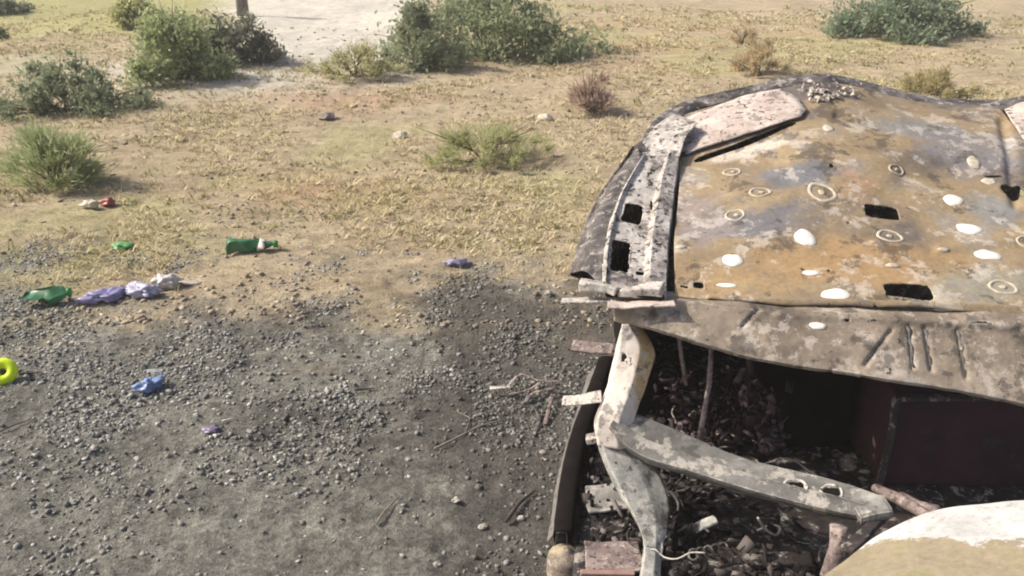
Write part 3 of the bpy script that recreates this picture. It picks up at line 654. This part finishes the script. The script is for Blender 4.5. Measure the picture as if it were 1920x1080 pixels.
# sill on the ground with a thin black strip standing on it
sl_l = [atz(px, py, .03) for px, py in ((1112, 690), (1082, 790), (1058, 880), (1040, 1000))]
sl_r = [atz(px, py, .075) for px, py in ((1130, 690), (1100, 790), (1080, 880), (1062, 1000))]
sill = Sheet([[Vector((p.x-.02, p.y, .0)) for p in sl_l], sl_l, lerp(sl_l, sl_r, .5, .003), sl_r, [Vector((p.x+.01, p.y, .0)) for p in sl_r]], 60, 40, .003, 10, 44, .0006, True)
obj('sill', sill.mesh('sill'), burnt('dusty_sill', [(.3, (.11, .10, .09)), (.5, (.16, .15, .135)), (.7, (.22, .205, .185))], 7, bstr=.4, flake=0), car, solid=.004)
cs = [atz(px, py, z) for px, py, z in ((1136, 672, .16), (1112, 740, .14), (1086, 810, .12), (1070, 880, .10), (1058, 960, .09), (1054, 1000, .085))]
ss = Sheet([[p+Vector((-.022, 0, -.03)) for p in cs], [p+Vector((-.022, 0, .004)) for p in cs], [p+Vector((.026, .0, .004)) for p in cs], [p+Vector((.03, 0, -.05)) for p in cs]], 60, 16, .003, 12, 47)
obj('black_strip', ss.mesh('black_strip'), M_black, car, solid=.003)
# loose rods hanging under the lip
for pts in (((1272, 622, 2.2), (1278, 670, 2.2), (1286, 722, 2.19)), ((1334, 650, 2.2), (1330, 720, 2.16), (1316, 800, 2.12), (1308, 836, 2.1))):
    bm = bmesh.new(); tube(bm, [atY(*p) for p in pts], .008, 7, flatn=.6); obj('rod', bmmesh('rod', bm), M_pink, car)
# inside: floor, burnt box, trim panel
fl = Sheet([[Vector((x, y, .05)) for x in (x0, .6, 1.1, 1.85)] for y, x0 in ((1.45, .12), (1.9, .17), (2.5, .30), (3.3, .46))], 70, 70, .014, 7, 50, .006)
obj('floor_pan', fl.mesh('floor_pan'), M_soot, car, solid=.004)
def bx(name, x0, x1, y0, y1, z0, z1, mat, bev=.012, rag=.008):
    bm = bmesh.new(); box(bm, Matrix.Translation(((x0+x1)/2, (y0+y1)/2, (z0+z1)/2)) @ Matrix.Diagonal((x1-x0, y1-y0, z1-z0, 1)), bev)
    bmesh.ops.subdivide_edges(bm, edges=[e for e in bm.edges if e.calc_length() > .05], cuts=4, use_grid_fill=True)
    for v in bm.verts: v.co += mnoise.noise_vector(v.co*7)*rag
    return obj(name, bmmesh(name, bm), mat, car)
seat = bx('seat_box', 1.07, 1.78, 2.16, 2.55, .05, .36, M_maroon)
bar('seat_edge', (1.065, 2.15, .355), (1.78, 2.15, .355), .02, .014, M_soot, .003, parent=seat, seg=2, rag=.006)
bar('seat_edge', (1.07, 2.15, .06), (1.07, 2.15, .35), .02, .014, M_soot, .003, up=(0, -1, 0), parent=seat, seg=2, rag=.006)
bx('trim_panel', .72, 1.05, 2.36, 2.42, .05, .42, M_black)
bx('trim_panel', .40, .46, 2.5, 3.2, .05, .5, M_black)
# loose burnt rubble on the floor: cannot be counted
n = 6500
xx = .2+1.35*rng.random(n); yy = 1.5+1.5*rng.random(n)
kk = (rng.random(n) < np.clip(1.35-xx*1.5, .015, 1)*.8+.5*(yy < 1.8)) & ~((xx > 1.02) & (yy > 2.08)); xx, yy = xx[kk], yy[kk]
kk = xx > .16+(yy-1.85)*.17; xx, yy = xx[kk], yy[kk]
S = .003+.014*rng.random(len(xx))**2.6
o = obj('burnt_rubble', shards_mesh('burnt_rubble', np.stack([xx, yy, .055+S*.4+.03*rng.random(len(xx))], 1), S), tinted('burnt_rubble', (.006, .0045, .005), (.36, .31, .30), .9), car, smooth=False)
tag(o, kind='stuff')
# heap of ashes rising behind the beam
pts = []
for i in range(420):
    t = random.random(); c = atY(1420+random.gauss(0, 16)+20*t, 725+110*t, 2.2); pts.append((c.x, 2.2+random.gauss(0, .03), c.z-.01))
for i in range(420):
    t = random.random(); c = atY(1365+random.gauss(0, 26), 775+random.gauss(0, 30), 2.35); pts.append(tuple(c))
for i in range(120):
    c = atY(1290+random.gauss(0, 28), 745+random.gauss(0, 40), 2.3); pts.append(tuple(c))
pts = np.array(pts); pts[:, 2] = np.maximum(pts[:, 2], .06); pts = pts[pts[:, 2] < .36]
o = obj('ash_heap', shards_mesh('ash_heap', pts, .004+.012*rng.random(len(pts))**2), tinted('ash_heap', (.016, .006, .010), (.38, .29, .30), .9), car, smooth=False)
tag(o, kind='stuff')
bar('crushed_panel', atY(1425, 770, 2.22), atY(1450, 850, 2.16), .06, .012, M_pink, .003, up=(-.3, -1, .3), seg=2, rag=.02)
# hub and floor plates at the bottom of the picture
P = atz(1060, 1050, .02); bm = bmesh.new(); prof = [(0, .04), (.014, .042), (.016, .034), (.030, .032), (.034, .024), (.050, .020), (.054, .004), (.055, -.05)]
nn = 24; rg = [[bm.verts.new(P+Vector((r*math.cos(2*math.pi*i/nn)*.9, r*math.sin(2*math.pi*i/nn)*.9, z*.9))) for i in range(nn)] for r, z in prof[1:]]
for q, w in zip(rg[:-1], rg[1:]):
    for i in range(nn): bm.faces.new((q[i], q[(i+1) % nn], w[(i+1) % nn], w[i]))
bm.faces.new(rg[0])
obj('hub', bmmesh('hub', bm), burnt('rusty_hub', [(.3, (.19, .15, .13)), (.5, (.32, .26, .19)), (.65, (.44, .37, .17))], 14, bstr=.6), car)
bar('floor_plate', atz(1098, 1045, .1), atz(1205, 1045, .1), .11, .01, M_pink, .003, seg=2, rag=.01)
bar('floor_bar', atz(1088, 1076, .1), atz(1190, 1078, .1), .018, .018, flat('scorched_red', (.30, .19, .165), .85), .003)
bar('inner_plate', atz(1100, 935, .08), atz(1190, 930, .08), .12, .008, M_beam, .003, seg=2, rag=.008)
bar('inner_plate', atz(1290, 1000, .09), atz(1335, 972, .12), .03, .006, M_low, .002, seg=2, rag=.02)
bar('floor_bar', atz(1395, 1052, .07), atz(1540, 1046, .07), .04, .012, M_soot, .003, seg=2, rag=.02)
wr = np.random.default_rng(5)
for i in range(26):                                   # tangled burnt wires
    x, y = wr.uniform(.3, 1.0), wr.uniform(1.6, 2.25)
    if i > 17: x, y = wr.uniform(.42, .62), wr.uniform(2.2, 2.5)
    P = [Vector((x, y, .07+.03*wr.random()))]; d = wr.uniform(0, 6.28)
    for k in range(5): d += wr.normal(0, .9); P.append(P[-1]+Vector((math.cos(d)*.035, math.sin(d)*.035, wr.normal(.004, .018)))); P[-1].z = max(.065, P[-1].z)
    bm = bmesh.new(); tube(bm, [Vector(p) for p in catmull(np.array([tuple(p) for p in P]), 16)], wr.uniform(.0018, .004), 5)
    obj('wire', bmmesh('wire', bm), (M_low, M_dark, M_soot)[i % 3], car)
bm = bmesh.new()
for i in range(5):
    c = atz(1300+i*14, 1040-i*3, .1); tube(bm, [c+Vector((.012*math.cos(t), .012*math.sin(t)*.6, .012*math.sin(t))) for t in np.linspace(0, 5.5, 10)], .003, 6)
obj('spring_coil', bmmesh('spring_coil', bm), M_dark, car)
for pts in (((1690, 930, 1.9), (1720, 950, 1.82), (1760, 958, 1.78)), ((1640, 915, 1.95), (1690, 938, 1.86), (1740, 968, 1.75), (1720, 990, 1.7))):
    bm = bmesh.new(); tube(bm, [atY(*p) for p in pts], [.012, .016, .014, .01][:len(pts)], 7); obj('burnt_hose', bmmesh('burnt_hose', bm), M_pink, car)
bar('trim_strip', atY(1660, 965, 1.72), atY(1590, 1030, 1.6), .03, .02, M_soot, .004, seg=2, rag=.008)
# white wing panel, paint scorched off its near half
s = NT('scorched_white_paint'); sp = s.n('ShaderNodeSeparateXYZ'); s.link(s.tc, sp.inputs[0])
fy = s.math('ADD', sp.outputs[1], s.math('MULTIPLY', sp.outputs[0], .62))
p0 = atY(1660, 1000, 1.32); p1 = atY(1900, 1005, 1.28)
edge = s.math('ADD', fy, s.math('MULTIPLY', s.math('SUBTRACT', s.noise(14, 9, .78), .5), .20))
mask = s.ramp(s.math('MULTIPLY', s.math('SUBTRACT', edge, 1.672), 6.0), [(.44, 0.0), (.49, 1.0)])
col = s.mix(mask, s.ramp(s.noise(9, 5), [(.3, (.25, .215, .13)), (.5, (.31, .26, .18)), (.7, (.27, .25, .12))]), s.ramp(s.noise(6, 5), [(.3, (.44, .44, .43)), (.5, (.58, .575, .56)), (.7, (.66, .66, .65))]))
col = s.mix(s.ramp(s.noise(26, 8, .75), [(.56, 0.0), (.66, .75)]), col, (.20, .17, .12)); col = s.mix(.5, col, s.ramp(s.noise(70, 7, .8), [(.34, .3), (.66, .7)]), 'OVERLAY')
M_wing = s.out(col, .6, 0, s.mix(.6, s.noise(40, 5), mask), .25, .004, .4)
up_ = [(1535, 1092, 1.26), (1600, 1046, 1.32), (1660, 1003, 1.36), (1750, 965, 1.385), (1850, 948, 1.38), (1990, 938, 1.36)]
dn_ = [(1545, 1140, 1.10), (1620, 1140, 1.10), (1690, 1140, 1.09), (1780, 1140, 1.08), (1870, 1140, 1.06), (2010, 1140, 1.03)]
Uu, Dd = W3(up_), W3(dn_)
wing = Sheet([[p+Vector((.01, .05, -.25)) for p in Uu], [p+Vector((0, .025, -.04)) for p in Uu], Uu, lerp(Uu, Dd, .35, .012), lerp(Uu, Dd, .7, .008), Dd, [p+Vector((0, -.05, -.08)) for p in Dd]], 120, 60, .004, 7, 55)
obj('front_wing', wing.mesh('front_wing'), M_wing, car, solid=.004)

# ------------------------------------------------------------------ litter on the ground
def plastic(name, col, rough=.25, trans=0.0):
    s = NT(name); m = s.out(col, rough, 0, s.noise(60, 4), .25, .003, .5)
    s.b.inputs['Transmission Weight'].default_value = trans; return m
M_gplas = plastic('green_plastic', (.05, .20, .085), .32, .25)
M_gcap = plastic('green_cap', (.03, .25, .06), .4)
def lathe(bm, P, ax, prof, n=20, crush=0.0, seed=0):
    ax = Vector(ax).normalized(); a = ax.cross(Vector((0, 0, 1))).normalized(); b = a.cross(ax)
    rings = []
    for x, r in prof:
        ring = []
        for k in range(n):
            t = 2*math.pi*k/n; p = P+ax*x+a*math.cos(t)*r+b*math.sin(t)*r*(1-crush*.5)
            p += mnoise.noise_vector(p*22+Vector((seed, 0, 0)))*crush*.03*(r/.035); ring.append(bm.verts.new(p))
        rings.append(ring)
    for q, w in zip(rings[:-1], rings[1:]):
        for k in range(n): bm.faces.new((q[k], q[(k+1) % n], w[(k+1) % n], w[k]))
    bm.faces.new(rings[0][::-1]); bm.faces.new(rings[-1])
def bottle(label, px, py, ang, L, r, crush, lab):
    c = onground(px, py); ax = Vector((math.cos(ang), math.sin(ang), 0)); P = c-ax*L/2+Vector((0, 0, r*.88))
    root = empty('plastic_bottle', c, label=label, cat='bottle', group='green bottles on the ground')
    prof = [(0, r*.55), (.006, r*.9), (.02, r), (L*.2, r*.96), (L*.24, r*1.0), (L*.42, r*1.0), (L*.45, r*.95), (L*.6, r*.99), (L*.72, r*.9), (L*.82, r*.62), (L*.88, r*.38), (L*.93, r*.34)]
    bm = bmesh.new(); lathe(bm, P, ax, prof, 22, crush, px); obj('bottle_body', bmmesh('bottle_body', bm), M_gplas, root)
    bm = bmesh.new(); lathe(bm, P, ax, [(L*.92, r*.42), (L*.93, r*.44), (L, r*.44), (L*1.005, r*.38)], 18); obj('cap', bmmesh('cap', bm), M_gcap, root)
    if lab:
        bm = bmesh.new(); lathe(bm, P, ax, [(L*.62, r*1.0), (L*.63, r*1.05), (L*.70, r*1.04), (L*.74, r*.93)], 22, crush, px); obj('paper_label', bmmesh('paper_label', bm), M_white, root)
bottle('green plastic bottle with white band lying near the gravel edge', 475, 472, R(8), .25, .042, .8, True)
bottle('crushed green plastic bottle left of the purple bag', 95, 567, R(12), .185, .048, .8, False)
def crumple(name, label, cat, px, py, w, d, h, mat, seed, amp=.5, sub=4, rot=0, parts=()):
    """crumpled film: a pinched, folded bag"""
    c = onground(px, py); bm = bmesh.new(); bmesh.ops.create_icosphere(bm, subdivisions=sub, radius=1)
    for v in bm.verts:
        p = v.co.copy(); q = p*1.6+Vector((seed, seed*.7, 0)); f = mnoise.noise(q)*.8+abs(mnoise.noise(q*2.3))*.7+abs(mnoise.noise(q*5))*.35
        p *= 1+amp*(f-.5); p = Vector((p.x*w/2, p.y*d/2, max(-.02/h, p.z*.5+.42)*h)); p = Matrix.Rotation(rot, 3, 'Z') @ p
        v.co = c+p
    o = obj(name, bmmesh(name, bm), mat); return tag(o, label, cat)
def film(name, col, rough=.4):
    s = NT(name); m = s.out(s.ramp(s.noise(14, 5), [(.3, tuple(v*.75 for v in col)), (.7, col)]), rough, 0, s.noise(30, 5), .5, .006, .5); return m
crumple('plastic_bag', 'crumpled purple plastic bag right of the crushed green bottle', 'bag', 200, 564, .21, .12, .065, film('purple_film', (.30, .28, .50)), 2, .6, rot=.5)
crumple('plastic_bag', 'crumpled lavender plastic bag between the purple and white ones', 'bag', 268, 557, .17, .11, .075, film('lavender_film', (.50, .49, .66)), 5, .6, rot=-.2)
crumple('plastic_bag', 'crumpled white plastic bag right of the lavender one', 'bag', 313, 540, .14, .10, .08, film('white_film', (.74, .70, .66)), 9, .6, rot=.3)
crumple('plastic_wrapper', 'flat grey-pink scrap of film trailing from the white bag', 'wrapper', 360, 532, .13, .06, .012, film('pinkish_film', (.52, .44, .40)), 12, .5, 3)
crumple('plastic_wrapper', 'blue crumpled plastic lying on the grey gravel', 'wrapper', 283, 734, .105, .08, .06, film('blue_film', (.20, .30, .55), .35), 15, .7, rot=.6)
crumple('plastic_wrapper', 'grey foil scrap lying just behind the blue plastic', 'wrapper', 290, 698, .09, .04, .012, film('grey_film', (.36, .38, .38), .35), 18, .6, 3)
crumple('plastic_wrapper', 'small dull purple scrap on the gravel below the blue plastic', 'wrapper', 396, 808, .065, .05, .02, film('dull_purple_film', (.22, .18, .27)), 21, .6, 3)
crumple('plastic_wrapper', 'purple scrap at the edge of the dry grass left of the wreck', 'wrapper', 856, 498, .14, .08, .04, film('violet_film', (.30, .27, .42)), 24, .7, 3)
crumple('plastic_wrapper', 'small bright green scrap left of the banded green bottle', 'wrapper', 232, 468, .13, .08, .045, film('green_film', (.10, .34, .10)), 27, .7, 3)
root = empty('food_wrapper', onground(185, 390), label='red and cream wrapper below the feathery shrub', cat='wrapper')
for nm, px, py, w, m, sd in (('cream_half', 172, 390, .12, film('cream_film', (.66, .60, .48)), 31), ('red_half', 203, 386, .10, film('red_film', (.42, .10, .10)), 34)):
    o = crumple(nm, None, None, px, py, w, .07, .055, m, sd, .7, 3); o.parent = root; o.location = -root.location
# neon ring
c = onground(10, 716); root = empty('plastic_ring', c, label='neon yellow plastic ring lying at the left edge', cat='ring')
ax = Vector((.25, -.75, .62)).normalized(); a = ax.cross(Vector((0, 0, 1))).normalized(); b = a.cross(ax); ctr = c+Vector((0, 0, .043)); bm = bmesh.new(); rows_ = []
for i in range(32):
    t = 2*math.pi*i/32; d = a*math.cos(t)+b*math.sin(t)
    rows_.append([bm.verts.new(ctr+d*(.032+.0195*math.cos(q)*1.0)+ax*.018*math.sin(q)) for q in np.linspace(0, 2*math.pi, 12, endpoint=False)])
for i in range(32):
    for k in range(12): bm.faces.new((rows_[i][k], rows_[(i+1) % 32][k], rows_[(i+1) % 32][(k+1) % 12], rows_[i][(k+1) % 12]))
obj('ring_body', bmmesh('ring_body', bm), plastic('neon_yellow', (.72, .92, .015), .4), root)
bm = bmesh.new(); lathe(bm, ctr-ax*.006, ax, [(0, .010), (.001, .011), (.006, .011)], 16); obj('hub_disc', bmmesh('hub_disc', bm), flat('dark_olive', (.10, .11, .02), .7), root)

# twigs and sticks
M_twig = flat('grey_twig', (.24, .205, .17), .9, 30, .4); M_pale = flat('pale_stick', (.58, .52, .42), .9, 30, .25); M_char = flat('charred_twig', (.06, .052, .048), .9, 30, .5)
def twig(label, a, b, r, mat, bend=.01, fork=False, group=None, name='twig', cat='twig'):
    A, B = onground(*a), onground(*b); bm = bmesh.new(); L = (B-A).length; q = Vector((-(B-A).y, (B-A).x, 0)).normalized(); P = []
    for k in range(6):
        t = k/5; p = A.lerp(B, t)+q*bend*math.sin(t*math.pi)+q*random.uniform(-.1, .1)*bend; p.z = max(p.z, Hf(p.x, p.y))+r*.9+.004*random.random(); P.append(p)
    r *= .6; tube(bm, P, [r, r*.95, r*.85, r*.8, r*.6, r*.35], 6)
    if fork: tube(bm, [P[2], P[2].lerp(P[4], .6)+q*L*.22, P[3]+q*L*.38], [r*.6, r*.45, r*.25], 5)
    return tag(obj(name, bmmesh(name, bm), mat), label, cat, group)
twig('straight pale stick lying left of the blue plastic', (130, 645), (185, 643), .0045, M_pale, .003, name='stick', cat='stick')
twig('dark thin strip made as the shadow right of the neon ring', (36, 705), (80, 702), .006, M_char, .004, name='stick', cat='stick')  # cast shadow of the ring, built as a solid dark strip
twig('pale chip lying beside the dull purple scrap', (418, 794), (440, 788), .007, M_pale, .002, name='stick', cat='stick')
twig('long dark twig on the gravel left of the pink scrap metal', (815, 845), (960, 788), .006, M_twig, .015, True)
twig('straight grey twig low in the middle of the gravel', (706, 985), (748, 935), .006, M_twig, .004)
twig('charred branch lying against the left end of the sill', (950, 985), (1005, 925), .012, M_char, .012)
twig('short charred twig in the middle of the gravel', (665, 736), (700, 732), .008, M_char, .004)
twig('thin dark twig on the gravel near the left edge', (0, 812), (60, 788), .004, M_char, .006)
# twisted scrap with a white end, left of the pillar
c = onground(985, 748); root = empty('scrap_metal', c, label='twisted pink-brown scrap metal with a white end left of the pillar', cat='scrap metal')
bar('flat_end', onground(918, 742, .03), onground(956, 742, .035), .022, .005, M_tab, .0015, parent=root, seg=2, rag=.01)
for pts in (((950, 742, .03), (975, 724, .05), (1010, 735, .05), (1060, 742, .06)), ((955, 748, .02), (990, 744, .03), (1015, 738, .05)), ((985, 758, .01), (1000, 750, .03), (1040, 745, .04)),
            ((1000, 765, .01), (1012, 790, .01), (1000, 820, .005)), ((1035, 752, .03), (1030, 775, .02), (1022, 800, .01))):
    bm = bmesh.new(); P = [onground(x, y, z) for x, y, z in pts]; P = [Vector(p) for p in catmull(np.array([tuple(p) for p in P]), 9)]
    tube(bm, P, [.007+.002*math.sin(k*2.1+pts[0][0]) for k in range(9)], 6, flatn=.22); obj('bent_strip', bmmesh('bent_strip', bm), M_pink if pts[0][1] < 760 else M_dark, root)
# larger pale stones one can pick out
M_cob = burnt('pale_stone', [(.3, (.26, .24, .21)), (.5, (.38, .355, .315)), (.7, (.50, .47, .42))], 26, bstr=.6)
def stone(label, px, py, r, group=None, mat=None):
    c = onground(px, py); bm = bmesh.new(); bmesh.ops.create_icosphere(bm, subdivisions=2, radius=1)
    for v in bm.verts:
        p = v.co*(1+.45*mnoise.noise(v.co*1.3+Vector((px*.37, py*.21, 0)))); v.co = c+Vector((p.x*r*1.2, p.y*r, (p.z*.65+.35)*r))
    return tag(obj('stone', bmmesh('stone', bm), mat or M_cob, smooth=False), label, 'stone', group)
stone('pale rounded stone just left of the wreck rail foot', 1028, 552, .017)
stone('white stone on burnt soil midway to the wreck', 738, 575, .014); stone('whitish stone in the burnt brown soil', 742, 562, .012)
stone('flat dark rock in the dry grass below the sand patch', 612, 224, .06, mat=M_twig)
stone('pale yellow stone beside the soft green clump', 1022, 225, .055, mat=M_pale)
stone('cream stone in the dry grass left of the soft green clump', 750, 258, .05, mat=M_pale)
for px, py in ((140, 942), (178, 842), (855, 940), (905, 990), (765, 862), (975, 975), (690, 648), (848, 705), (830, 612), (1010, 625), (270, 1040), (1018, 850), (820, 1060)):
    stone('small pale pebble lying loose on the grey gravel', px, py, random.uniform(.009, .014), 'pale pebbles on the gravel')


# ------------------------------------------------------------------ dusty air
hz = NT('dusty_air'); hz.t.nodes.remove(hz.b); pv = hz.n('ShaderNodeVolumePrincipled'); pv.inputs['Color'].default_value = (.93, .90, .84, 1); pv.inputs['Density'].default_value = .0052
hz.link(pv.outputs[0], hz.t.nodes['Material Output'].inputs['Volume']); hz.m.cycles.homogeneous_volume = True
bm = bmesh.new(); bmesh.ops.create_cube(bm, size=1, matrix=Matrix.Translation((0, 70, 1.2)) @ Matrix.Diagonal((400, 480, 6.0, 1)))
o = obj('haze', bmmesh('haze', bm), hz.m, smooth=False); tag(o, 'thin warm dust haze hanging over the whole field', 'haze', kind='stuff')
